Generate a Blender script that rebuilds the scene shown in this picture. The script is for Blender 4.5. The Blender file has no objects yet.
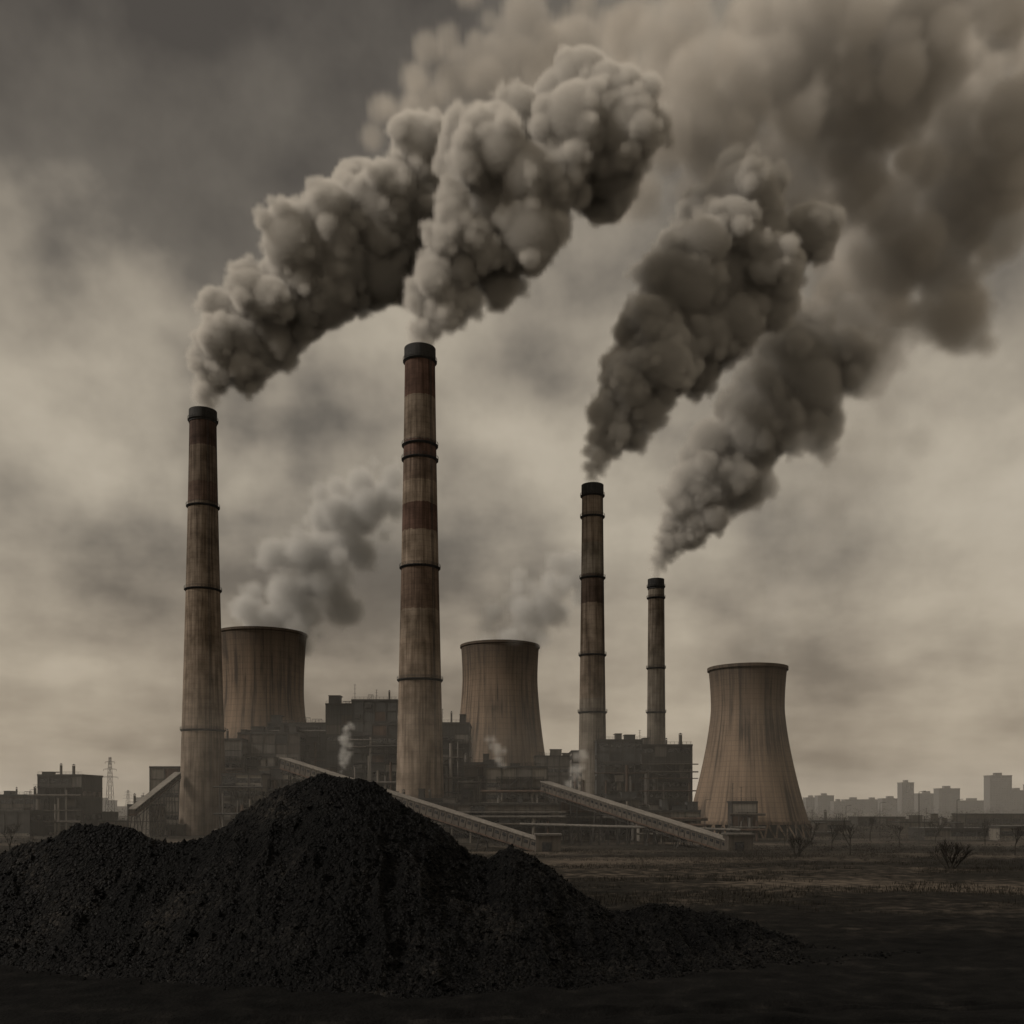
import bpy, math, random
import numpy as np
from mathutils import Vector, Matrix
random.seed(7); rng=np.random.default_rng(7)
S=bpy.context.scene
S.view_settings.view_transform='Standard'; S.view_settings.look='None'; S.view_settings.exposure=0
CAMH=15.0
def W(px,py,D): return Vector(((px-512)*D/1000.0, D, CAMH+(805-py)*D/1000.0))
# ---------------- noise
def vnoise(x,y,seed=0):
    xi=np.floor(x).astype(np.int64); yi=np.floor(y).astype(np.int64)
    xf=x-xi; yf=y-yi
    xf=xf*xf*(3-2*xf); yf=yf*yf*(3-2*yf)
    def h(a,b):
        n=(a*374761393+b*668265263+seed*1442695041)&0xffffffff
        n=((n^(n>>13))*1274126177)&0xffffffff
        n=(n^(n>>16))&0xffff
        return n/65535.0
    return (h(xi,yi)*(1-xf)+h(xi+1,yi)*xf)*(1-yf)+(h(xi,yi+1)*(1-xf)+h(xi+1,yi+1)*xf)*yf
def fbm(x,y,o=5,seed=0):
    s=0;a=0.5;t=0
    for i in range(o):
        s=s+a*vnoise(x,y,seed+i*17); t+=a; a*=.5; x=x*2.03+3.1; y=y*2.03+7.7
    return s/t
# ---------------- materials
def newmat(n):
    m=bpy.data.materials.new(n); m.use_nodes=True
    nt=m.node_tree
    for nd in list(nt.nodes): nt.nodes.remove(nd)
    out=nt.nodes.new('ShaderNodeOutputMaterial')
    return m,nt,out
def N(nt,t,**k):
    nd=nt.nodes.new(t)
    for a,b in k.items(): setattr(nd,a,b)
    return nd
def ramp(nt,stops,interp='LINEAR'):
    r=N(nt,'ShaderNodeValToRGB'); r.color_ramp.interpolation=interp
    e=r.color_ramp.elements
    while len(e)>1: e.remove(e[-1])
    e[0].position=stops[0][0]; c=stops[0][1]; e[0].color=(*c,1)
    for p,c in stops[1:]:
        x=e.new(p); x.color=(*c,1)
    return r
def math_(nt,op,a=None,b=None,c=None,clamp=False):
    m=N(nt,'ShaderNodeMath',operation=op,use_clamp=clamp)
    for i,v in enumerate((a,b,c)):
        if v is None: continue
        if isinstance(v,(int,float)): m.inputs[i].default_value=v
        else: nt.links.new(v,m.inputs[i])
    return m.outputs[0]
def mixc(nt,f,a,b,bt='MIX'):
    m=N(nt,'ShaderNodeMix',data_type='RGBA',blend_type=bt)
    for i,v in ((0,f),(6,a),(7,b)):
        if isinstance(v,(int,float)): m.inputs[i].default_value=v
        elif isinstance(v,tuple): m.inputs[i].default_value=(*v,1)
        else: nt.links.new(v,m.inputs[i])
    return m.outputs[2]
def noise(nt,vec,scale,detail=5,dist=0,rough=.55,out=0):
    n=N(nt,'ShaderNodeTexNoise'); n.inputs['Scale'].default_value=scale
    n.inputs['Detail'].default_value=detail; n.inputs['Distortion'].default_value=dist
    n.inputs['Roughness'].default_value=rough
    if vec is not None: nt.links.new(vec,n.inputs['Vector'])
    return n.outputs[out]
def scaled(nt,vec,s):
    m=N(nt,'ShaderNodeMapping'); m.inputs['Scale'].default_value=s
    nt.links.new(vec,m.inputs['Vector']); return m.outputs[0]
def surface(nt,out,col,rough=.8,bump=None,bstr=.5,bdist=.3,spec=.3,metal=0):
    b=N(nt,'ShaderNodeBsdfPrincipled'); b.inputs['Roughness'].default_value=rough
    b.inputs['Specular IOR Level'].default_value=spec; b.inputs['Metallic'].default_value=metal
    if isinstance(col,tuple): b.inputs['Base Color'].default_value=(*col,1)
    else: nt.links.new(col,b.inputs['Base Color'])
    if bump is not None:
        bp=N(nt,'ShaderNodeBump'); bp.inputs['Strength'].default_value=bstr; bp.inputs['Distance'].default_value=bdist
        nt.links.new(bump,bp.inputs['Height']); nt.links.new(bp.outputs[0],b.inputs['Normal'])
    nt.links.new(b.outputs[0],out.inputs[0]); return b
def weathered(n,c1,c2,scale=.15,rough=.8,streak=.5,metal=0,spec=.2,k=1.0):
    k*=.78
    c1=tuple(x*k for x in c1); c2=tuple(x*k for x in c2)
    m,nt,out=newmat(n)
    g=N(nt,'ShaderNodeNewGeometry').outputs['Position']
    a=noise(nt,g,scale,4)
    st=noise(nt,scaled(nt,g,(1.2,1.2,.06)),1.0,3)
    r=ramp(nt,[(.3,c1),(.7,c2)]); nt.links.new(a,r.inputs[0])
    f=ramp(nt,[(.42,(1,1,1)),(.68,(1-streak,)*3)]); nt.links.new(st,f.inputs[0])
    col=mixc(nt,1.0,r.outputs[0],f.outputs[0],'MULTIPLY')
    surface(nt,out,col,rough,None,.3,.2,spec,metal)
    return m
M={}
KB=.5
M['steel']=weathered('dark_steel',(.045,.043,.04),(.085,.078,.07),.2,.6,k=KB)
M['clad']=weathered('grey_cladding',(.075,.077,.077),(.12,.118,.112),.08,.65,k=KB)
M['clad2']=weathered('brown_cladding',(.09,.075,.06),(.16,.135,.11),.1,.75,k=KB)
M['pale']=weathered('pale_panel',(.20,.18,.155),(.30,.27,.235),.12,.8,k=.65)
M['conc']=weathered('concrete_wall',(.17,.15,.125),(.26,.23,.19),.12,.85,k=.55)
M['glass']=weathered('window_glass',(.012,.013,.015),(.03,.032,.035),.8,.25,.1,0,.4,k=.6)
M['roof']=weathered('roof_sheet',(.10,.09,.08),(.17,.155,.135),.1,.7,k=.7)
M['rust']=weathered('rusty_steel',(.09,.055,.038),(.16,.10,.07),.3,.8,k=KB)
M['bark']=weathered('bark',(.02,.017,.013),(.045,.038,.03),.5,.95,k=.6)
M['city']=weathered('city_concrete',(.11,.105,.10),(.17,.16,.15),.02,.9,.2,k=.5)
M['cap']=weathered('sooty_band',(.018,.018,.018),(.04,.038,.036),.3,.8,k=.8)
# ---------------- mesh builder
class MB:
    def __init__(s): s.v=[];s.f=[];s.m=[];s.mats=[]
    def mi(s,k):
        if k not in s.mats: s.mats.append(k)
        return s.mats.index(k)
    def add(s,vs,fs,k):
        o=len(s.v); s.v+= [tuple(x) for x in vs]; i=s.mi(k)
        for f in fs: s.f.append(tuple(j+o for j in f)); s.m.append(i)
    def box(s,x0,x1,y0,y1,z0,z1,k):
        vs=[(x,y,z) for z in (z0,z1) for y in (y0,y1) for x in (x0,x1)]
        s.add(vs,[(0,2,3,1),(4,5,7,6),(0,1,5,4),(2,6,7,3),(0,4,6,2),(1,3,7,5)],k)
    def tube(s,p0,p1,r0,k,r1=None,n=6):
        p0=Vector(p0);p1=Vector(p1); r1=r0 if r1 is None else r1
        d=(p1-p0)
        if d.length<1e-6: return
        d.normalize(); u=d.orthogonal().normalized(); w=d.cross(u)
        vs=[]
        for p,r in ((p0,r0),(p1,r1)):
            for i in range(n):
                a=2*math.pi*i/n+.4; vs.append(p+u*math.cos(a)*r+w*math.sin(a)*r)
        fs=[(i,(i+1)%n,n+(i+1)%n,n+i) for i in range(n)]
        fs+= [tuple(range(n-1,-1,-1)),tuple(range(n,2*n))]
        s.add(vs,fs,k)
    def beam(s,p0,p1,w,h,k,dz=0):
        p0=Vector(p0)+Vector((0,0,dz));p1=Vector(p1)+Vector((0,0,dz)); d=(p1-p0).normalized()
        side=d.cross(Vector((0,0,1)))
        if side.length<1e-4: side=Vector((1,0,0))
        side.normalize(); up=side.cross(d).normalized()
        vs=[]
        for p in (p0,p1):
            for a,b in ((-1,-1),(1,-1),(1,1),(-1,1)): vs.append(p+side*a*w/2+up*b*h/2)
        s.add(vs,[(0,1,2,3),(7,6,5,4),(0,4,5,1),(1,5,6,2),(2,6,7,3),(3,7,4,0)],k)
    def lathe(s,prof,cx,cy,k,n=64,closed=False):
        vs=[];fs=[]
        for r,z in prof:
            for i in range(n):
                a=2*math.pi*i/n; vs.append((cx+r*math.cos(a),cy+r*math.sin(a),z))
        L=len(prof)
        for j in range(L-1 if not closed else L):
            jn=(j+1)%L
            for i in range(n): fs.append((j*n+i,j*n+(i+1)%n,jn*n+(i+1)%n,jn*n+i))
        s.add(vs,fs,k)
    def build(s,name,smooth=False):
        me=bpy.data.meshes.new(name); me.from_pydata(s.v,[],s.f)
        for k in s.mats: me.materials.append(M[k] if isinstance(k,str) else k)
        me.polygons.foreach_set('material_index',s.m)
        if smooth: me.polygons.foreach_set('use_smooth',[True]*len(s.f))
        o=bpy.data.objects.new(name,me); S.collection.objects.link(o); return o
def empty(name):
    o=bpy.data.objects.new(name,None); S.collection.objects.link(o); return o
# ---------------- camera
cam=bpy.data.cameras.new('camera'); co=bpy.data.objects.new('camera',cam); S.collection.objects.link(co)
co.location=(0,0,CAMH); co.rotation_euler=(math.pi/2,0,0); cam.sensor_width=36; cam.lens=36*1000/1024
cam.shift_y=(805-512)/1024; cam.clip_end=30000; cam.clip_start=.5; S.camera=co
# ---------------- world
w=bpy.data.worlds.new('World'); S.world=w; w.use_nodes=True; nt=w.node_tree
for nd in list(nt.nodes): nt.nodes.remove(nd)
out=N(nt,'ShaderNodeOutputWorld'); bg=N(nt,'ShaderNodeBackground')
SUN_EL=math.radians(42); SUN_AZ=math.radians(254)
sky=N(nt,'ShaderNodeTexSky',sky_type='NISHITA',sun_disc=False,sun_elevation=SUN_EL,sun_rotation=SUN_AZ)
sky.air_density=1; sky.dust_density=3
tc=N(nt,'ShaderNodeTexCoord').outputs['Generated']
sp=N(nt,'ShaderNodeSeparateXYZ'); nt.links.new(tc,sp.inputs[0])
X,Y,Z=sp.outputs
zc=math_(nt,'ADD',math_(nt,'MAXIMUM',Z,0.0),.25)
cb=N(nt,'ShaderNodeCombineXYZ'); nt.links.new(math_(nt,'DIVIDE',X,zc),cb.inputs[0]); nt.links.new(math_(nt,'DIVIDE',Y,zc),cb.inputs[1])
n1=noise(nt,cb.outputs[0],1.5,5,0,.5)
n2=noise(nt,tc,5.5,5,0,.55)
val=math_(nt,'ADD',math_(nt,'MULTIPLY',n1,.55),math_(nt,'MULTIPLY',n2,.45))
val=math_(nt,'ADD',val,.04)
wb=N(nt,'ShaderNodeVectorMath',operation='SUBTRACT'); nt.links.new(noise(nt,tc,3.5,4,0,.55,1),wb.inputs[0]); wb.inputs[1].default_value=(.5,.5,.5)
ws=N(nt,'ShaderNodeVectorMath',operation='SCALE'); nt.links.new(wb.outputs[0],ws.inputs[0]); ws.inputs['Scale'].default_value=.5
wa=N(nt,'ShaderNodeVectorMath',operation='ADD'); nt.links.new(tc,wa.inputs[0]); nt.links.new(ws.outputs[0],wa.inputs[1])
wn=N(nt,'ShaderNodeVectorMath',operation='NORMALIZE'); nt.links.new(wa.outputs[0],wn.inputs[0])
def lobe(px,py,c0,c1,amp,back=False):
    global val
    d=Vector(((px-512)/1000,1,(805-py)/1000)).normalized()
    dp=N(nt,'ShaderNodeVectorMath',operation='DOT_PRODUCT'); nt.links.new(wn.outputs[0],dp.inputs[0]); dp.inputs[1].default_value=d
    mr=N(nt,'ShaderNodeMapRange',interpolation_type='SMOOTHSTEP'); nt.links.new(dp.outputs['Value'],mr.inputs[0])
    mr.inputs[1].default_value=c0; mr.inputs[2].default_value=c1; mr.inputs[3].default_value=0; mr.inputs[4].default_value=amp
    val=math_(nt,'ADD',val,mr.outputs[0])
lobe(170,20,.955,.995,-.24)
lobe(780,-40,.93,.995,-.14)
lobe(100,260,.972,.998,.11)
lobe(500,430,.975,.998,.07)
lobe(930,420,.96,.998,.05)
lobe(950,690,.97,.998,-.07)
lobe(60,540,.975,.998,-.06)
lobe(330,620,.965,.998,-.09)
r=ramp(nt,[(.26,(.078,.069,.060)),(.40,(.15,.133,.111)),(.50,(.31,.271,.217)),(.60,(.45,.396,.314)),(.74,(.58,.515,.415))]); nt.links.new(val,r.inputs[0])
hz=N(nt,'ShaderNodeMapRange'); nt.links.new(Z,hz.inputs[0]); hz.inputs[1].default_value=0; hz.inputs[2].default_value=.26; hz.inputs[3].default_value=.85; hz.inputs[4].default_value=0
c=mixc(nt,hz.outputs[0],r.outputs[0],mixc(nt,.6,(.45,.345,.232),r.outputs[0]))
bk=N(nt,'ShaderNodeMapRange'); nt.links.new(Y,bk.inputs[0]); bk.inputs[1].default_value=.4; bk.inputs[2].default_value=-.6; bk.inputs[3].default_value=1.0; bk.inputs[4].default_value=1.3
c=mixc(nt,1.0,c,bk.outputs[0],'MULTIPLY')
skyc=mixc(nt,1.0,sky.outputs[0],(.06,.042,.027),'MULTIPLY')
c=mixc(nt,.95,skyc,c)
nt.links.new(c,bg.inputs[0]); bg.inputs[1].default_value=1.0
nt.links.new(bg.outputs[0],out.inputs[0])
sl=bpy.data.lights.new('sun','SUN'); so=bpy.data.objects.new('sun',sl); S.collection.objects.link(so)
sl.energy=3.2; sl.angle=math.radians(12); sl.color=(1,.92,.82)
sd=Vector((math.sin(SUN_AZ)*math.cos(SUN_EL),math.cos(SUN_AZ)*math.cos(SUN_EL),math.sin(SUN_EL)))
so.rotation_euler=sd.to_track_quat('Z','Y').to_euler(); so.location=(0,0,400)
# ---------------- ground
m,nt,out=newmat('ground_dirt')
g=N(nt,'ShaderNodeNewGeometry').outputs['Position']
s3=N(nt,'ShaderNodeSeparateXYZ'); nt.links.new(g,s3.inputs[0])
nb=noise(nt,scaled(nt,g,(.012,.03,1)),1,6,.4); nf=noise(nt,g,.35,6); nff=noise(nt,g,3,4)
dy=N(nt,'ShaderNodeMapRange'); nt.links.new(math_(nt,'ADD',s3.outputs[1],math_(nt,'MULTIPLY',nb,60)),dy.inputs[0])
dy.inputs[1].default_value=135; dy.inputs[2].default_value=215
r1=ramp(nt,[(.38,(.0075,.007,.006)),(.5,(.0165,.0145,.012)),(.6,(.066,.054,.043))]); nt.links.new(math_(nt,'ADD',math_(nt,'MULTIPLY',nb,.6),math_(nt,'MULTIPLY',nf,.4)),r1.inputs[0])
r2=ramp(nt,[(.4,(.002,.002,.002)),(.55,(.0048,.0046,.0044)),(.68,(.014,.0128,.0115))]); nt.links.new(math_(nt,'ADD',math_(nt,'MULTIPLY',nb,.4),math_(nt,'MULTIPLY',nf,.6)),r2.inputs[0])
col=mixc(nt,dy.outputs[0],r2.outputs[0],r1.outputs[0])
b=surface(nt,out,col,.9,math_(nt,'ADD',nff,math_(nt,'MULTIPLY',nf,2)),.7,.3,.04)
M['ground']=m
ys=np.concatenate([np.linspace(-40,30,8),np.linspace(31,260,460),np.geomspace(262,12000,90)])
xs_n=400
U=np.linspace(-1,1,xs_n)
gx=np.sign(U)*(np.abs(U)*120+ (np.abs(U)**6)*9000)
GX,GY=np.meshgrid(gx,ys)
near=np.clip((330-GY)/200,0,1)*np.clip((250-np.abs(GX))/100,0,1)
GZ=(fbm(GX*.05,GY*.05,4,3)-.5)*1.2*near+(fbm(GX*.4,GY*.4,4,9)-.5)*.6*near
for off,am in ((0,.45),(2.3,.45),(7,.35),(9.3,.35),(15,.3),(17.2,.3)):
    yc=72-off+3*np.sin(GX*.035+off*.12)+.05*GX
    GZ-=am*near*np.exp(-((GY-yc)/.45)**2)*(0.5+fbm(GX*.3,GY*.3,3,5))
for off in (0,2.4,12,14.4):
    yc=150+off+12*np.sin(GX*.02+1)-.25*GX
    GZ-=.3*near*np.exp(-((GY-yc)/.6)**2)
nv=len(ys); vs=np.stack([GX,GY,GZ],-1).reshape(-1,3)
idx=np.arange(nv*xs_n).reshape(nv,xs_n)
fs=np.stack([idx[:-1,:-1],idx[:-1,1:],idx[1:,1:],idx[1:,:-1]],-1).reshape(-1,4)
def npmesh(name,vs,fs,mat,smooth=True):
    me=bpy.data.meshes.new(name); me.from_pydata(vs.tolist(),[],fs.tolist())
    me.materials.append(mat)
    if smooth: me.polygons.foreach_set('use_smooth',[True]*len(me.polygons))
    o=bpy.data.objects.new(name,me); S.collection.objects.link(o); return o
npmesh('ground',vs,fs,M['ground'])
# ---------------- coal pile
m,nt,out=newmat('coal')
g=N(nt,'ShaderNodeNewGeometry').outputs['Position']
vo=N(nt,'ShaderNodeTexVoronoi'); vo.inputs['Scale'].default_value=3.0; nt.links.new(g,vo.inputs['Vector'])
n_=noise(nt,g,.13,6,.3); nn=noise(nt,g,6,4)
r1=ramp(nt,[(.38,(.0008,.0009,.0011)),(.52,(.0023,.0023,.0025)),(.64,(.0078,.0074,.007)),(.76,(.024,.021,.018))]); nt.links.new(math_(nt,'ADD',math_(nt,'MULTIPLY',n_,.7),math_(nt,'MULTIPLY',vo.outputs['Color'],.3)),r1.inputs[0])
surface(nt,out,r1.outputs[0],.48,math_(nt,'ADD',math_(nt,'MULTIPLY',vo.outputs['Distance'],-1.0),nn),1.0,.35,.06)
M['coal']=m
RD=106.0
prof=[(-400,850),(-150,842),(-60,852),(0,852),(40,840),(80,825),(105,823),(130,829),(165,842),(200,838),(230,820),(262,798),(290,783),(318,776),(345,776),(372,783),(405,804),(440,827),(470,852),(488,858),(512,845),(535,856),(555,870),(580,890),(610,910),(628,911),(650,903),(675,906),(700,913),(722,913),(760,924),(800,942),(830,953),(900,985)]
pX=np.array([(p-512)*RD/1000 for p,_ in prof]); pZ=np.array([CAMH+(805-q)*RD/1000 for _,q in prof])
front=[(-400,960),(0,966),(100,975),(200,985),(330,998),(450,997),(560,990),(680,978),(760,970),(820,962),(900,950)]
fX=[];fY=[]
for p,q in front:
    D=15000/(q-805); fX.append((p-512)*D/1000); fY.append(D)
nx,ny=1000,460
xs=np.linspace(-100,42,nx); yy=np.linspace(70,150,ny)
PX,PY=np.meshgrid(xs,yy)
warp=(fbm(PX*.12,PY*.12,4,21)-.5)*3
H=np.interp(PX+warp*.3,pX,pZ)
F=np.interp(PX,fX,fY)+warp*.6
t=np.clip((PY-F)/(RD-F),0,None)
ft=np.clip(t,0,1); frontH=H*(ft*.9+.1*ft**2)
gul=np.abs(fbm(PX*.22,PY*.05,4,33)-.5)*2
frontH=frontH-gul*3.2*np.sin(np.pi*ft)
backH=H-(PY-RD)*.8
PZ=np.where(PY<RD,frontH,np.minimum(H,backH))
PZ=np.where(t<=0,-.0+(PY-F)*.6,PZ)
PZ=PZ+(fbm(PX*.8,PY*.8,4,51)-.5)*.8*np.clip(PZ/2+.4,0,1)+(fbm(PX*3,PY*3,3,77)-.5)*.55
PZ=np.maximum(PZ,-1.5)
vs=np.stack([PX,PY,PZ],-1).reshape(-1,3); idx=np.arange(nx*ny).reshape(ny,nx)
fs=np.stack([idx[:-1,:-1],idx[:-1,1:],idx[1:,1:],idx[1:,:-1]],-1).reshape(-1,4)
L=50000
lx=rng.uniform(-98,38,L); ly=rng.uniform(68,112,L)
ii=np.clip(((ly-70)/80*(ny-1)).astype(int),0,ny-1); jj=np.clip(((lx+100)/142*(nx-1)).astype(int),0,nx-1)
lz=np.maximum(PZ[ii,jj],-.1); rad=rng.uniform(.05,.19,L)+(rng.random(L)>.98)*.28
keep=(PZ[ii,jj]>.0)|((rng.random(L)<.3)&(PZ[ii,jj]>-1.2)); lx,ly,lz,rad=lx[keep],ly[keep],lz[keep],rad[keep]; L=len(lx)
octv=np.array([[1,0,0],[-1,0,0],[0,1,0],[0,-1,0],[0,0,1],[0,0,-1]],float)
lv=octv[None]*rad[:,None,None]*rng.uniform(.5,1.3,(L,6,1))+rng.normal(0,.25,(L,6,3))*rad[:,None,None]
lv=lv+np.stack([lx,ly,lz],-1)[:,None,:]
of=np.array([[0,2,4],[2,1,4],[1,3,4],[3,0,4],[2,0,5],[1,2,5],[3,1,5],[0,3,5]])
lf=(of[None]+(np.arange(L)*6)[:,None,None]).reshape(-1,3)
pile=empty('coal_pile')
o=npmesh('heap',vs,fs,M['coal']); o.parent=pile
o=npmesh('loose_lumps',lv.reshape(-1,3),lf,M['coal'],False); o.parent=pile
# ---------------- chimneys
def chim_mat(name,h,stops,g1):
    m,nt,out=newmat(name)
    g=N(nt,'ShaderNodeNewGeometry').outputs['Position']
    s=N(nt,'ShaderNodeSeparateXYZ'); nt.links.new(g,s.inputs[0])
    jit=noise(nt,g,.5,5)
    zz=math_(nt,'ADD',s.outputs[2],math_(nt,'MULTIPLY',math_(nt,'SUBTRACT',jit,.5),2.2))
    r=ramp(nt,[(p,c) for p,c in stops],'CONSTANT'); nt.links.new(math_(nt,'DIVIDE',zz,h),r.inputs[0])
    st=noise(nt,scaled(nt,g,(.9,.9,.035)),1,6); bl=noise(nt,g,.12,6)
    f=ramp(nt,[(.35,(.58,)*3),(.52,(.41,.4,.385)),(.68,(.2,.185,.17))]); nt.links.new(st,f.inputs[0])
    f2=ramp(nt,[(.34,(.45,.43,.40)),(.6,(1.0,)*3)]); nt.links.new(bl,f2.inputs[0])
    c=mixc(nt,.95,r.outputs[0],f.outputs[0],'MULTIPLY'); c=mixc(nt,.9,c,f2.outputs[0],'MULTIPLY')
    saw=math_(nt,'FRACT',math_(nt,'DIVIDE',s.outputs[2],2.4))
    ln=math_(nt,'LESS_THAN',saw,.09)
    c=mixc(nt,math_(nt,'MULTIPLY',ln,.35),c,mixc(nt,1.0,c,(.45,.45,.45),'MULTIPLY'))
    surface(nt,out,c,.9,math_(nt,'SUBTRACT',noise(nt,g,1.2,4),math_(nt,'MULTIPLY',ln,.6)),.4,.2,.1)
    return m
TAN=(.30,.24,.19); TAN2=(.265,.215,.172); RED=(.14,.086,.068); DRED=(.10,.068,.056); GR=(.25,.22,.185)
def chimney(px,ytop,D,wt,wb,bands,rings,seed):
    base=W(px,0,D); cx,cy=base.x,base.y; h=CAMH+(805-ytop)*D/1000
    rt=wt*D/2000; rb=wb*D/2000
    def zof(py): return CAMH+(805-py)*D/1000
    def R(z): 
        t=z/h; return rb*(1-t)**1.25+rt*(1-(1-t)**1.25)
    bs=sorted([(max(0,zof(y)/h),c) for y,c in bands],key=lambda a:a[0])
    mat=chim_mat('chimney_concrete',h,bs,None)
    root=empty('chimney')
    mb=MB(); prof=[(R(h*i/40),h*i/40) for i in range(41)]
    prof+=[(R(h)-.7,h),(R(h)-.8,h-12)]
    prof[0]=(prof[0][0],-2)
    mb.lathe(prof,cx,cy,mat,56); o=mb.build('shaft',True); o.parent=root
    mb=MB()
    capz=zof(ytop+ (9 if wt<25 else 11))
    mb.lathe([(R(capz)+.05,capz-.4),(R(capz)+.3,capz-.4),(R(h)+.3,h+.3),(R(h)-.6,h+.3),(R(h)-.6,h-3)],cx,cy,'cap',56)
    for ry in rings:
        z=zof(ry); r0=R(z)
        mb.lathe([(r0-.1,z-1.0),(r0+.2,z-1.0),(r0+.75,z-.3),(r0+.85,z-.3),(r0+.85,z),(r0-.1,z)],cx,cy,'cap',48)
        for hh in (.6,1.15):
            mb.lathe([(r0+.8,z+hh),(r0+.88,z+hh),(r0+.88,z+hh+.1),(r0+.8,z+hh+.1)],cx,cy,'steel',40,True)
        for i in range(28):
            a=2*math.pi*i/28; x=cx+(r0+.84)*math.cos(a); y=cy+(r0+.84)*math.sin(a)
            mb.tube((x,y,z),(x,y,z+1.2),.06,'steel',n=4)
    a=math.radians(-62+seed*9)
    pz=0
    while pz<h-3:
        z2=min(pz+6,h-2)
        for da in (-.35,.35):
            p0=(cx+(R(pz)+.35)*math.cos(a)-da*math.sin(a),cy+(R(pz)+.35)*math.sin(a)+da*math.cos(a),pz)
            p1=(cx+(R(z2)+.35)*math.cos(a)-da*math.sin(a),cy+(R(z2)+.35)*math.sin(a)+da*math.cos(a),z2)
            mb.tube(p0,p1,.09,'steel',n=4)
        pz+=6
    o=mb.build('galleries_and_ladder'); o.parent=root
    return cx,cy,h,rt
C1=chimney(203,412,500,26,47,[(900,TAN2),(740,TAN),(590,TAN2),(505,(.15,.105,.085)),(485,(.19,.15,.12)),(450,DRED)],[421,507,590,730],1)
C2=chimney(420,350,450,30,50,[(900,TAN),(680,TAN),(640,TAN2),(612,(.17,.122,.095)),(568,TAN),(534,RED),(508,TAN),(485,(.2,.15,.12)),(461,RED),(445,TAN2),(400,RED)],[362,446,460,568,680],2)
C3=chimney(592.5,486,520,21,30,[(900,GR),(700,TAN2),(605,(.125,.092,.075)),(577,GR),(545,TAN2)],[496,517,578,655,712],3)
C4=chimney(656,580,600,15.5,20,[(900,GR),(650,(.25,.215,.18)),(612,(.19,.155,.125)),(596,GR)],[587,598,668,712],4)
# ---------------- cooling towers
def tower(px,ytop,D,rt,rw,yw,rb,gapz,seed):
    base=W(px,0,D); cx,cy=base.x,base.y; h=CAMH+(805-ytop)*D/1000
    rt*=D/1000; rw*=D/1000; rb*=D/1000; zw=CAMH+(805-yw)*D/1000
    m,nt,out=newmat('tower_concrete')
    g=N(nt,'ShaderNodeNewGeometry').outputs['Position']
    s=N(nt,'ShaderNodeSeparateXYZ'); nt.links.new(g,s.inputs[0])
    ang=math_(nt,'ARCTAN2',math_(nt,'SUBTRACT',s.outputs[1],cy),math_(nt,'SUBTRACT',s.outputs[0],cx))
    av=N(nt,'ShaderNodeCombineXYZ'); nt.links.new(math_(nt,'MULTIPLY',ang,12),av.inputs[0]); nt.links.new(math_(nt,'MULTIPLY',s.outputs[2],.02),av.inputs[1]); av.inputs[2].default_value=seed*3.7
    st=noise(nt,av.outputs[0],1.0,6,0,.65); bl=noise(nt,g,.05,5,.3)
    r=ramp(nt,[(.36,(.15,.109,.078)),(.5,(.103,.076,.055)),(.59,(.038,.030,.024))]); nt.links.new(math_(nt,'ADD',math_(nt,'MULTIPLY',st,.7),math_(nt,'MULTIPLY',bl,.3)),r.inputs[0])
    f1=math_(nt,'LESS_THAN',math_(nt,'FRACT',math_(nt,'MULTIPLY',ang,72/(2*math.pi))),.12)
    f2=math_(nt,'LESS_THAN',math_(nt,'FRACT',math_(nt,'DIVIDE',s.outputs[2],h/34)),.12)
    ln=math_(nt,'MAXIMUM',f1,f2)
    rim=N(nt,'ShaderNodeMapRange'); nt.links.new(math_(nt,'ADD',s.outputs[2],math_(nt,'MULTIPLY',st,-18)),rim.inputs[0]); rim.inputs[1].default_value=h-34; rim.inputs[2].default_value=h-6; rim.inputs[3].default_value=0; rim.inputs[4].default_value=.75
    c=mixc(nt,rim.outputs[0],r.outputs[0],(.036,.031,.026))
    c=mixc(nt,math_(nt,'MULTIPLY',ln,.3),c,(.03,.024,.019))
    surface(nt,out,c,.92,math_(nt,'SUBTRACT',noise(nt,g,.8,4),math_(nt,'MULTIPLY',ln,.8)),.4,.2,.1)
    root=empty('cooling_tower')
    def R(z):
        if z>=zw: return math.sqrt(rw**2+(rt**2-rw**2)*((z-zw)/(h-zw))**2)
        return rw+(rb-rw)*(((zw-z)/zw)**1.45)
    mb=MB(); prof=[]
    for i in range(61):
        z=gapz+(h-gapz)*i/60; prof.append((R(z),z))
    prof.insert(0,(R(gapz)+.5,gapz)); prof[1]=(R(gapz)+.5,gapz+1.4); prof.insert(2,(R(gapz+1.4),gapz+1.4))
    inner=[(r-.9,z) for r,z in reversed(prof[3:])]
    top=[(R(h)+.5,h-1.4),(R(h)+.5,h),]
    prof=prof[:-1]+top+inner
    mb.lathe(prof,cx,cy,m,112,True); o=mb.build('shell',True); o.parent=root
    mod=o.modifiers.new('es','EDGE_SPLIT'); mod.split_angle=math.radians(40)
    mb=MB(); n=36; R0=R(0)+1.0
    for i in range(n):
        a0=2*math.pi*i/n
        for d in (-1,1):
            a1=a0+d*math.pi/n
            mb.tube((cx+R0*math.cos(a0),cy+R0*math.sin(a0),0),(cx+(R(gapz)-.2)*math.cos(a1),cy+(R(gapz)-.2)*math.sin(a1),gapz+.3),.42,m,n=5)
    o=mb.build('diagonal_legs'); o.parent=root
    mb=MB(); mb.lathe([(R0+2.5,-1),(R0+2.5,1.0),(R0+2,1.0),(R0+2,.3),(0.01,.3)],cx,cy,'conc',64)
    mb.lathe([(R0-5,.3),(R0-5,gapz+2),(.01,gapz+2)],cx,cy,'cap',48)
    o=mb.build('basin_and_fill'); o.parent=root
    return cx,cy,h,rt
T3=tower(747.5,668,455,38.5,36.0,708,64,6.5,1)
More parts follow.
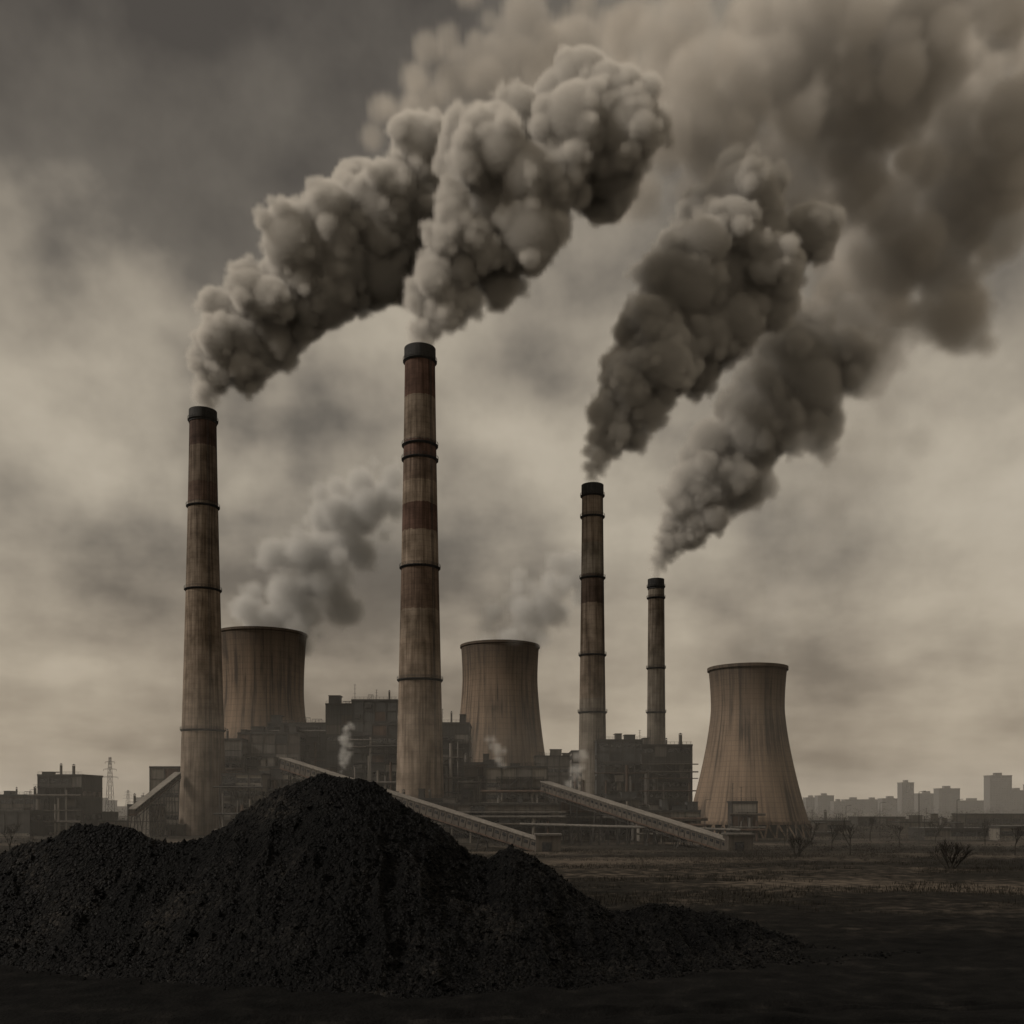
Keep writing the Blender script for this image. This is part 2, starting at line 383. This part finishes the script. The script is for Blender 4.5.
T1=tower(262,634,620,44,41,692,62,8,2)
T2=tower(500,646,620,39,37.5,680,58,8,3)
# ---------------- industrial buildings
def building(name,x0,x1,ytop,D,depth,wall='clad',frame=True,roofkit=True,win=.5,seed=0,floors=5.0,trim='steel'):
    R_=random.Random(seed)
    a=W(x0,ytop,D); b=W(x1,ytop,D); X0,X1,Z1=a.x,b.x,a.z; Y0=D; Y1=D+depth
    mb=MB()
    mb.box(X0,X1,Y0,Y1,-1,Z1,wall)
    mb.box(X0-.35,X1+.35,Y0-.35,Y1+.35,Z1,Z1+.9,trim)
    mb.box(X0-.2,X1+.2,Y0-.2,Y0-.002,-1,1.4,'conc')
    nfl=max(1,int(Z1/floors)); fh=Z1/nfl; nb=max(1,int((X1-X0)/5.5)); bw=(X1-X0)/nb
    for i in range(nb+1):
        x=X0+i*bw; mb.box(x-.22,x+.22,Y0-.3,Y0-.003,1.4,Z1,trim)
    for j in range(1,nfl):
        z=j*fh; mb.box(X0,X1,Y0-.18,Y0-.004,z-.16,z+.16,trim)
    for j in range(nfl):
        z=j*fh; band=R_.random()<win
        for i in range(nb):
            x=X0+i*bw
            q=R_.random()
            if band and q<.85:
                mb.box(x+.5,x+bw-.5,Y0-.08,Y0-.004,z+fh*.38,z+fh*.75,'glass')
                k=3
                for t in range(1,k): 
                    xx=x+.5+(bw-1)*t/k; mb.box(xx-.05,xx+.05,Y0-.13,Y0-.081,z+fh*.38,z+fh*.75,trim)
            elif q>.82: mb.box(x+.3,x+bw-.3,Y0-.1,Y0-.005,z+.3,z+fh-.3,R_.choice(['pale','clad2','rust','cap','roof','cap','glass']))
            elif q>.74:
                mb.box(x+bw*.25,x+bw*.75,Y0-.9,Y0-.005,z+fh*.3,z+fh*.7,'steel')
    for X,sg in ((X0,-1),(X1,1)):
        for j in range(1,nfl): 
            z=j*fh; xa,xb=sorted((X+sg*.004,X+sg*.16)); mb.box(xa,xb,Y0,Y1,z-.16,z+.16,trim)
            if j%2: 
                for t in range(int(depth/6)):
                    y=Y0+1+t*6; xa,xb=sorted((X+sg*.004,X+sg*.09)); mb.box(xa,xb,y,y+4,z+fh*.3,z+fh*.7,'glass')
    if frame:
        fy=Y0-4.5
        fx0=X0+R_.random()*.2*(X1-X0); fx1=X1-R_.random()*.2*(X1-X0); n=max(2,int((fx1-fx0)/5)); bw2=(fx1-fx0)/n
        top=Z1*R_.uniform(.72,1.0); nl=max(2,int(top/4.2)); lh=top/nl
        for i in range(n+1):
            x=fx0+i*bw2; mb.box(x-.2,x+.2,fy-.2,fy+.2,-1,top,'steel')
        for j in range(1,nl+1):
            z=j*lh
            mb.box(fx0-.4,fx1+.4,fy-.3,Y0-.31,z-.22,z-.02,'steel')
            mb.box(fx0-.4,fx1+.4,fy-.38,fy-.32,z+1.0,z+1.1,'roof'); mb.box(fx0-.4,fx1+.4,fy-.38,fy-.32,z+.5,z+.56,'roof')
            for i in range(n):
                x=fx0+i*bw2; q=R_.random()
                if q<.35: mb.tube((x,fy,z-lh),(x+bw2,fy,z),.13,'steel',n=4)
                elif q<.6: mb.tube((x,fy,z),(x+bw2,fy,z-lh),.13,'steel',n=4)
                elif q<.8: mb.box(x+.5,x+bw2-.5,fy+.6,fy+3.2,z-lh,z-lh*.3,R_.choice(['rust','clad2','pale','clad','steel']))
                elif q<.9: mb.tube((x+bw2/2,fy+2,z-lh),(x+bw2/2,fy+2,z-.3),min(bw2,lh)*.3,R_.choice(['pale','roof','rust']),n=12)
        for k in range(4):
            x=R_.uniform(X0+1,X1-1); r=R_.uniform(.3,.9); mb.tube((x,Y0-5.5,0),(x,Y0-5.5,top*R_.uniform(.6,1)),r,R_.choice(['roof','pale','rust','conc']),n=10)
        for k in range(4):
            z=R_.uniform(3,top); r=R_.uniform(.25,.6); mb.tube((X0-2,Y0-6,z),(X1+2,Y0-6,z),r,R_.choice(['roof','clad2','rust','steel']),n=8)
    if roofkit:
        z=Z1+.9
        for xx in np.arange(X0,X1,2.0): mb.tube((xx,Y0,z),(xx,Y0,z+1.2),.07,'steel',n=4)
        for hh in (.6,1.2): mb.tube((X0,Y0,z+hh),(X1,Y0,z+hh),.06,'steel',n=4)
        x=X0+1
        while x<X1-3:
            ww=R_.uniform(2,7); hh=R_.uniform(.8,4.2); q=R_.random()
            x2=min(x+ww,X1-.5)
            if q<.45:
                mb.box(x,x2,Y0+2,Y0+2+R_.uniform(3,8),z-.01,z+hh,R_.choice([wall,'steel','roof','clad']))
                mb.box(x-.2,x2+.2,Y0+1.8,Y0+10.2,z+hh,z+hh+.25,'steel')
            elif q<.6:
                r=R_.uniform(.4,.9); mb.tube((x+r,Y0+4,z),(x+r,Y0+4,z+hh+1),r,'roof',n=12); mb.tube((x+r,Y0+4,z+hh+1.3),(x+r,Y0+4,z+hh+2),r*1.4,'steel',.1,n=12)
            elif q<.8:
                mb.tube((x,Y0+3,z),(x,Y0+3,z+hh+4),.12,'steel',n=4)
                for t in (.4,.7,.95): mb.tube((x-.7,Y0+3,z+(hh+4)*t),(x+.7,Y0+3,z+(hh+4)*t),.06,'steel',n=4)
            else:
                for t in range(4): 
                    xx=x+(x2-x)*t/3; mb.tube((xx,Y0+3,z),(xx,Y0+3,z+hh),.1,'steel',n=4)
                mb.box(x,x2,Y0+2.9,Y0+3.1,z+hh,z+hh+.2,'steel'); mb.tube((x,Y0+3,z),(x2,Y0+3,z+hh),.07,'steel',n=4)
            x=x2+R_.uniform(.5,3)
    return mb.build(name)
B=building
B('pump_house',150,179,768,505,20,'conc',False,False,.4,1)
B('workshop_building',128,150,806,470,20,'pale',False,True,.4,61)
B('precipitator_building',222,242,740,520,25,'conc',True,True,.4,2)
B('turbine_hall',238,300,734,530,30,'clad2',True,True,.5,3)
B('turbine_hall',268,330,724,545,30,'clad',True,True,.4,4)
B('switch_house',222,262,775,455,18,'pale',True,False,.6,5)
B('switch_house',258,330,768,470,18,'conc',True,True,.6,15)
B('boiler_house',326,356,705,520,40,'clad',False,True,.3,6)
B('boiler_house',352,397,701,510,40,'clad',True,True,.35,7)
B('boiler_house',372,402,725,480,30,'steel',True,False,.3,71)
B('coal_bunker_building',440,469,724,500,30,'steel',True,True,.3,8)
B('crusher_house',462,500,764,470,25,'clad2',True,True,.4,9)
B('filter_house',486,547,768,440,26,'conc',True,True,.5,10)
B('storage_shed',535,571,757,540,20,'roof',False,True,.3,11)
B('ash_silo_building',572,600,752,520,25,'pale',True,False,.3,12)
B('boiler_house',597,648,741,500,36,'clad',True,True,.4,13)
B('boiler_house',642,692,746,495,36,'steel',True,True,.4,14)
B('control_building',560,640,800,430,20,'clad2',True,True,.5,16)
B('control_building',640,700,812,410,18,'conc',True,True,.5,17)
B('maintenance_shed',440,560,805,400,22,'clad2',True,True,.5,18)
B('maintenance_shed',330,450,800,420,22,'steel',True,True,.5,19)
B('pump_house',732,757,803,418,8,'steel',True,True,.5,20)
B('warehouse',0,48,796,520,30,'clad2',False,True,.4,21)
B('substation_building',38,82,776,500,25,'steel',True,True,.4,22)
B('warehouse',-60,30,812,480,30,'steel',False,True,.4,23)
B('warehouse',82,150,822,520,16,'conc',False,True,.4,24)
mb=MB()
p0=W(520,826,385); p1=W(740,832,360)
for i in range(25):
    p=p0.lerp(p1,i/24); 
    for dy in (-2,2): mb.box(p.x-.15,p.x+.15,p.y+dy-.15,p.y+dy+.15,-1,p.z,'steel')
    mb.box(p.x-.15,p.x+.15,p.y-1.8,p.y+1.8,p.z,p.z+.3,'steel')
    if i%3==0: mb.tube((p.x,p.y-2,0),(p.x+3.3,p.y-2,p.z),.1,'steel',n=4)
for dy,rr,k in ((-1.5,.4,'roof'),(-.4,.3,'rust'),(.7,.5,'roof'),(1.6,.25,'steel')):
    mb.tube(p0+Vector((0,dy,.3+rr)),p1+Vector((0,dy,.3+rr)),rr,k,n=8)
mb.build('pipe_rack')
def conveyor(p0,p1,w_,h_,n):
    mb=MB(); 
    mb.beam(p0,p1,w_,h_,'clad2')
    mb.beam(p0,p1,w_+.9,.35,'pale',h_/2+.2)
    mb.beam(p0,p1,w_+.7,.5,'rust',-h_/2-.26)
    d=(p1-p0); L_=d.length; dn=d.normalized(); side=dn.cross(Vector((0,0,1))).normalized(); up=side.cross(dn).normalized()
    k=int(L_/3)
    for i in range(k+1):
        p=p0+dn*(L_*i/k)
        for sg in (-1,1):
            q=p+side*sg*(w_/2+.08); mb.beam(q-up*h_*.5,q+up*h_*.5+dn*.01,.16,.2,'steel')
        if i<k:
            for sg in (-1,1):
                q=p+side*sg*(w_/2+.06)+dn*.8+up*.35; mb.beam(q,q+dn*1.5,.1,h_*.3,'glass')
    for i in range(k):
        a=p0+dn*(L_*i/k)-up*(h_/2+.5); b2=p0+dn*(L_*(i+.5)/k)-up*(h_/2+2.0); c2=p0+dn*(L_*(i+1)/k)-up*(h_/2+.5)
        for sg in (-1,1):
            s_=side*sg*w_*.45
            mb.tube(a+s_,b2+s_,.1,'steel',n=4); mb.tube(b2+s_,c2+s_,.1,'steel',n=4)
    for sg in (-1,1): mb.tube(p0-up*(h_/2+2)+side*sg*w_*.45,p1-up*(h_/2+1.5)+side*sg*w_*.45,.14,'steel',n=4)
    for i in range(n):
        p=p0+d*((i+.3)/n); zt=p.z-h_/2-1.5
        if zt<2: continue
        for sx in (-1,1):
            for sy in (-1,1):
                mb.tube((p.x+sx*2.2,p.y+sy*3,-1),(p.x+sx*1,p.y+sy*1.6,zt),.25,'steel',n=4)
        nz=int(zt/4)+1
        for j in range(nz):
            z0=zt*j/nz; z1=zt*(j+1)/nz; f0=2.2-1.2*j/nz; f1=2.2-1.2*(j+1)/nz
            for sy in (-1,1):
                yv=p.y+sy*(3-1.4*j/nz)
                mb.tube((p.x-f0,yv,z0),(p.x+f1,yv,z1),.1,'steel',n=4); mb.tube((p.x-f1,yv,z1),(p.x+f1,yv,z1),.1,'steel',n=4)
    mb.box(p1.x-4,p1.x+4,p1.y-4,p1.y+5,-1,5.2,'clad2'); mb.box(p1.x-4.4,p1.x+4.4,p1.y-4.4,p1.y+5.4,5.2,5.7,'roof')
    mb.box(p1.x-2,p1.x+1,p1.y-4.1,p1.y-4.01,0,3,'glass')
    return mb.build('coal_conveyor')
conveyor(W(284,763,400),W(548,848,325),4.2,3.6,8)
conveyor(W(545,786,430),W(738,848,330),4.2,3.4,7)
conveyor(W(132,812,440),W(178,775,490),2.6,2.2,4)
def pylon(px,ytop,D,wd):
    b_=W(px,ytop,D); x,y,h=b_.x,b_.y,b_.z; mb=MB(); n=8
    def hw(z): return wd*(1-.8*z/h)
    for j in range(n):
        z0=h*j/n; z1=h*(j+1)/n
        for sx in (-1,1):
            for sy in (-1,1): mb.tube((x+sx*hw(z0),y+sy*hw(z0),z0),(x+sx*hw(z1),y+sy*hw(z1),z1),.16,'steel',n=4)
        for sy in (-1,1):
            mb.tube((x-hw(z0),y+sy*hw(z0),z0),(x+hw(z1),y+sy*hw(z1),z1),.1,'steel',n=3); mb.tube((x+hw(z0),y+sy*hw(z0),z0),(x-hw(z1),y+sy*hw(z1),z1),.1,'steel',n=3)
    for z,a in ((.72,5),(.83,4),(.93,3)):
        for sg in (-1,1):
            mb.tube((x,y,h*z+.8),(x+sg*a,y,h*z),.1,'steel',n=3); mb.tube((x,y,h*z),(x+sg*a,y,h*z),.1,'steel',n=3); mb.tube((x+sg*a,y,h*z),(x+sg*a,y,h*z-1.2),.1,'steel',n=3)
    mb.build('electricity_pylon')
pylon(110,757,620,2.6); pylon(88,786,900,3); pylon(128,790,1000,3); pylon(72,783,760,2.4)
def lamp(px,ytop,D):
    b_=W(px,ytop,D); mb=MB(); mb.tube((b_.x,D,-1),(b_.x,D,b_.z),.16,'steel',.09,6)
    mb.tube((b_.x,D,b_.z),(b_.x+1.6,D,b_.z+.3),.07,'steel',n=5); mb.box(b_.x+1.4,b_.x+2.3,D-.2,D+.2,b_.z+.2,b_.z+.4,'roof'); mb.build('street_lamp')
for p,q,D in ((919,792,340),(957,800,380),(880,803,420),(30,790,430),(705,800,360),(846,806,450)): lamp(p,q,D)
def block(px0,px1,ytop,D,seed):
    R_=random.Random(seed); a=W(px0,ytop,D); b_=W(px1,ytop,D); mb=MB(); h=a.z
    mb.box(a.x,b_.x,D,D+20,-1,h,'city'); mb.box(a.x-.4,b_.x+.4,D-.4,D+20.4,h,h+1.2,'roof')
    mb.box(a.x+(b_.x-a.x)*.3,a.x+(b_.x-a.x)*.6,D+4,D+12,h+1.2,h+5,'roof')
    nf=max(2,int(h/3.4)); nw=max(2,int((b_.x-a.x)/4))
    for j in range(nf):
        for i in range(nw):
            if R_.random()<.85:
                x=a.x+(i+.25)*(b_.x-a.x)/nw; mb.box(x,x+(b_.x-a.x)/nw*.5,D-.1,D-.01,h*(j+.3)/nf,h*(j+.72)/nf,'glass')
    mb.build('apartment_block')
for i,(a,b_,t,D) in enumerate([(990,1012,776,1500),(1008,1030,791,1600),(939,960,789,1550),(918,940,794,1700),(902,914,783,1650),(882,903,799,1700),(866,882,800,1900),(845,866,800,1800),(818,834,796,1800),(806,819,798,1900),(834,846,802,1700),(960,990,801,1750),(1030,1070,785,1500),(-40,-10,788,1500),(95,112,801,1500),(-90,-50,796,1600),(135,152,798,1700)]): block(a,b_,t,D,i+100)
for i,(a,b_,t,D) in enumerate([(812,850,822,520),(858,905,818,640),(900,960,823,560),(965,1030,815,620),(925,990,830,430),(1000,1060,828,420),(815,835,834,430)]):
    B('warehouse',a,b_,t,D,18,['clad2','steel','conc'][i%3],False,i%2==0,.5,40+i)
# ---------------- vegetation
def tree(px,D,h,seed,name='bare_tree',lv=6):
    R_=random.Random(seed); x=(px-512)*D/1000; mb=MB()
    def br(p,d,l,r,k):
        if k==0: return
        q=p+d*l; mb.tube(p,q,r,'bark',r*.62,4 if k>3 else 3)
        n=3 if k>2 else 4
        for i in range(n):
            nd=(d+Vector((R_.uniform(-1,1),R_.uniform(-1,1),R_.uniform(-.25,.8)))*.62).normalized()
            br(p.lerp(q,R_.uniform(.55,1)),nd,l*R_.uniform(.6,.85),max(r*.6,.02),k-1)
    stems=1 if name=='bare_tree' else 7
    for s_ in range(stems):
        d=Vector((R_.uniform(-.1,.1),R_.uniform(-.1,.1),1)) if stems==1 else Vector((R_.uniform(-.8,.8),R_.uniform(-.8,.8),1))
        br(Vector((x+(0 if stems==1 else R_.uniform(-1.5,1.5)),D,-.2)),d.normalized(),h*.3,h*.016+.04,lv if stems==1 else lv-1)
    return mb.build(name)
for i,(p,D,h) in enumerate([(850,300,13),(1015,300,11),(985,380,12),(10,300,12),(-15,290,12),(870,420,12),(812,350,12),(832,330,11),(785,360,10),(900,350,11),(935,400,12)]): tree(p,D,h,i+5)
for i,(p,D,h) in enumerate([(797,290,9),(954,235,9)]): tree(p,D,h,i+50,'bare_shrub',6)
V=[];F=[]
def clump(cx,cy,rx,rz,n,sz):
    for _ in range(n):
        a=rng.normal(0,.45,3); p=np.array([cx+a[0]*rx,cy+a[1]*rx,max(0,rz*.8+a[2]*rz)])
        t=rng.normal(0,1,(3,3))*sz; o_=len(V); V.extend((p+t).tolist()); F.append([o_,o_+1,o_+2])
for D,x0,x1,n,h in ((1250,-900,900,240,11),(760,170,520,90,8),(560,150,380,80,6),(420,120,300,80,4.0),(320,70,220,110,2.6),(260,60,180,70,1.6),(220,60,140,50,1.1),(330,-230,-130,40,4),(640,-420,-210,60,9)):
    for i in range(n):
        x=rng.uniform(x0,x1); clump(x,D+rng.uniform(-20,20),h*rng.uniform(.5,1.1),h*rng.uniform(.35,.8),110,h*.045)
npmesh('distant_trees',np.array(V),np.array(F),M['bark'],False)
m=weathered('dry_grass',(.03,.026,.018),(.07,.058,.04),.4,.95,.3,k=.35); M['grass']=m
n=80000; gx_=rng.uniform(-30,190,n); gy_=rng.uniform(135,340,n)
k=(fbm(gx_*.05,gy_*.09,4,91)>.5)&(gx_<gy_*.56); gx_,gy_=gx_[k],gy_[k]; n=len(gx_)
hh=rng.uniform(.25,.9,n)*(.4+fbm(gx_*.1,gy_*.1,3,12)); ax=rng.uniform(0,math.pi,n); wv=rng.uniform(.04,.1,n)
gz=np.zeros(n)-.25
p=np.stack([gx_,gy_,gz],-1); dx=np.stack([np.cos(ax)*wv,np.sin(ax)*wv,0*ax],-1)
tip=p+np.stack([rng.normal(0,.2,n),rng.normal(0,.2,n),hh+.3],-1)
vs=np.stack([p-dx,p+dx,tip],1).reshape(-1,3); fs=np.arange(3*n).reshape(-1,3)
npmesh('dry_grass',vs,fs,M['grass'],False)
# ---------------- smoke
def smoke_points(path,D,seed,ddir=0.0,n1=8,n2=16,n3=5,min3=3.5,core=.45,lo=.2,hi=.42,p0=.4,p1=.8):
    R_=np.random.default_rng(seed); pts=[];rad=[]
    P=[np.array(W(px,py,D+ddir*i)) for i,(px,py,r) in enumerate(path)]; RR=[r*(D+ddir*i)/1000 for i,(_,_,r) in enumerate(path)]
    cs=[]
    for i in range(len(P)-1):
        L_=np.linalg.norm(P[i+1]-P[i]); t=0
        while t<1:
            r=RR[i]*(1-t)+RR[i+1]*t; cs.append((P[i]*(1-t)+P[i+1]*t,r)); t+=r*.36/L_
    def unit(n):
        d=R_.normal(0,1,(n,3)); return d/np.linalg.norm(d,axis=1)[:,None]
    for c,r in cs:
        if core>0: pts.append(c[None]); rad.append(np.array([r*core]))
        for k in range(n1):
            q=c+unit(1)[0]*r*R_.uniform(p0,p1); r1=r*R_.uniform(lo,hi)
            pts.append(q[None]);rad.append(np.array([r1]))
            q2=q+unit(n2)*(r1*R_.uniform(.75,1.05,n2))[:,None]; r2=r1*R_.uniform(.2,.5,n2)
            pts.append(q2);rad.append(r2)
            for a in range(n2):
                if n3 and r2[a]>min3:
                    q3=q2[a]+unit(n3)*(r2[a]*R_.uniform(.8,1.1,n3))[:,None]; pts.append(q3); rad.append(r2[a]*R_.uniform(.3,.55,n3))
    return np.concatenate(pts),np.concatenate(rad)
def gn(name,pts,rad,voxel,mat):
    me=bpy.data.meshes.new(name); me.from_pydata(pts.tolist(),[],[])
    at=me.attributes.new('rad','FLOAT','POINT'); at.data.foreach_set('value',rad.astype(np.float32))
    o=bpy.data.objects.new(name,me); S.collection.objects.link(o)
    ng=bpy.data.node_groups.new(o.name+'_nodes','GeometryNodeTree')
    ng.interface.new_socket('Geometry',in_out='INPUT',socket_type='NodeSocketGeometry'); ng.interface.new_socket('Geometry',in_out='OUTPUT',socket_type='NodeSocketGeometry')
    gi=ng.nodes.new('NodeGroupInput'); go=ng.nodes.new('NodeGroupOutput')
    na=ng.nodes.new('GeometryNodeInputNamedAttribute'); na.data_type='FLOAT'; na.inputs[0].default_value='rad'
    mp=ng.nodes.new('GeometryNodeMeshToPoints'); ng.links.new(gi.outputs[0],mp.inputs[0]); ng.links.new(na.outputs[0],mp.inputs['Radius'])
    pv=ng.nodes.new('GeometryNodePointsToVolume'); pv.resolution_mode='VOXEL_SIZE'
    ng.links.new(mp.outputs[0],pv.inputs[0]); pv.inputs['Voxel Size'].default_value=voxel; ng.links.new(na.outputs[0],pv.inputs['Radius'])
    pv.inputs['Density'].default_value=1.0
    sm=ng.nodes.new('GeometryNodeSetMaterial'); sm.inputs['Material'].default_value=mat; ng.links.new(pv.outputs[0],sm.inputs[0])
    ng.links.new(sm.outputs[0],go.inputs[0])
    md=o.modifiers.new('gn','NODES'); md.node_group=ng
    o.data.materials.append(mat)
    return o
def volmat(name,d,col,step):
    """grey extinction (scatter + matching absorption) so light filtering through keeps its hue"""
    m,nt,out=newmat(name)
    vi=N(nt,'ShaderNodeVolumeInfo'); dd=math_(nt,'MULTIPLY',vi.outputs['Density'],d)
    a=N(nt,'ShaderNodeVolumeScatter'); a.inputs['Color'].default_value=(*col,1); nt.links.new(dd,a.inputs['Density'])
    b=N(nt,'ShaderNodeVolumeAbsorption'); b.inputs['Color'].default_value=(*col,1); nt.links.new(dd,b.inputs['Density'])
    ad=N(nt,'ShaderNodeAddShader'); nt.links.new(a.outputs[0],ad.inputs[0]); nt.links.new(b.outputs[0],ad.inputs[1])
    nt.links.new(ad.outputs[0],out.inputs['Volume'])
    m.cycles.volume_step_rate=step
    return m
SM=(1,.95,.875)
def plume(name,paths,voxel,dens,col=SM,step=3.0,**k):
    P_=[];R__=[]
    for path,D,seed in paths:
        pts,rad=smoke_points(path,D,seed,**k); keep=rad>voxel*1.1; P_.append(pts[keep]); R__.append(rad[keep])
    return gn(name,np.concatenate(P_),np.concatenate(R__),voxel,volmat(name+'_volume',dens,col,step))
p1=[(204,402,13),(209,386,21),(220,366,33),(243,342,47),(280,303,60),(322,264,68),(362,230,74),(405,200,76),(450,185,76)]
p2=[(421,342,15),(426,325,23),(441,298,38),(462,265,55),(484,235,67),(500,205,80),(525,178,86),(560,155,90),(598,150,88),(628,155,84)]
p3=[(593,479,11),(599,455,20),(614,425,32),(640,385,48),(668,345,64),(700,300,77),(732,258,84),(758,225,84)]
p4a=[(656,573,9),(665,553,16),(683,524,28),(700,500,36)]
p4b=[(700,498,40),(720,475,48),(745,445,56),(780,405,66),(815,365,74)]
plume('chimney_smoke',[(p1,500,21)],1.7,.33)
plume('chimney_smoke',[(p2,450,22)],1.7,.33)
plume('chimney_smoke',[(p3,520,23)],1.7,.26)
par=empty('chimney_smoke')
o=plume('dense_smoke',[(p4a,600,4)],1.7,.3); o.parent=par
o=plume('spreading_smoke',[(p4b,600,14)],2.1,.13); o.parent=par
# plumes spreading out and thinning downwind
e2=[(640,140,85),(700,105,100),(780,65,112),(870,25,120),(980,-20,120)]
e1=[(400,120,50),(450,95,60),(520,60,80),(600,40,95)]
e3=[(765,205,80),(815,170,88),(875,120,98),(950,60,108)]
e4=[(825,350,76),(860,312,84),(910,258,98),(975,185,112),(1055,95,125)]
K=dict(core=.3,n1=10,n2=10,n3=0,lo=.12,hi=.32,p0=.15,p1=.95)
plume('drifting_smoke',[(e1,560,31),(e2,520,32),(e3,570,33),(e4,620,34)],3.2,.05,col=(.95,.885,.80),step=2.0,**K)
K=dict(core=0,n1=15,n2=7,n3=0,lo=.06,hi=.2,p0=.0,p1=.95)
s1=[(620,60,120),(720,90,140),(830,70,150),(930,20,150),(1080,0,150)]
s3=[(870,295,120),(925,230,130),(1000,150,140),(1080,60,140)]
plume('drifting_smoke',[(s1,720,5),(s3,740,7)],5.2,.04,col=(.86,.79,.705),step=2.0,**K)
t3=[(747,665,30),(775,630,42),(800,580,52),(825,520,60),(860,450,66),(900,380,70)]
t1=[(262,634,44),(282,612,52),(308,584,60),(335,553,62),(360,522,58),(390,490,46)]
t2=[(500,647,36),(522,624,42),(548,600,46),(575,576,40)]
K=dict(core=.3,n1=10,n2=8,n3=0,lo=.12,hi=.32,p0=.2,p1=.9)
plume('cooling_tower_steam',[(t3,455,8)],4,.022,col=(1,.97,.92),step=2,**K)
plume('cooling_tower_steam',[(t1,620,9)],3.0,.11,col=(1,.985,.95),step=2,**K)
plume('cooling_tower_steam',[(t2,620,10)],3.0,.09,col=(1,.985,.95),step=2,**K)
K=dict(core=0,n1=3,n2=8,n3=0,lo=.25,hi=.5,p0=.1,p1=.75)
plume('steam_cloud',[([(342,772,5),(345,755,9),(344,738,10),(350,725,7)],465,11)],1,.16,col=(1,.98,.94),step=2.5,**K)
plume('steam_cloud',[([(503,765,7),(497,750,11),(490,740,10)],420,12)],1.2,.12,col=(1,.98,.94),step=2.5,**K)
plume('steam_cloud',[([(568,790,9),(578,768,12),(586,750,10)],425,13)],1.2,.1,col=(1,.98,.94),step=2.5,**K)
mb=MB(); m,nt,out=newmat('haze_volume'); vs_=N(nt,'ShaderNodeVolumeScatter'); vs_.inputs['Color'].default_value=(1,.95,.87,1); vs_.inputs['Density'].default_value=.00024
nt.links.new(vs_.outputs[0],out.inputs['Volume'])
mb.box(-1500,1500,230,1480,-3,55,m); mb.build('ground_haze')
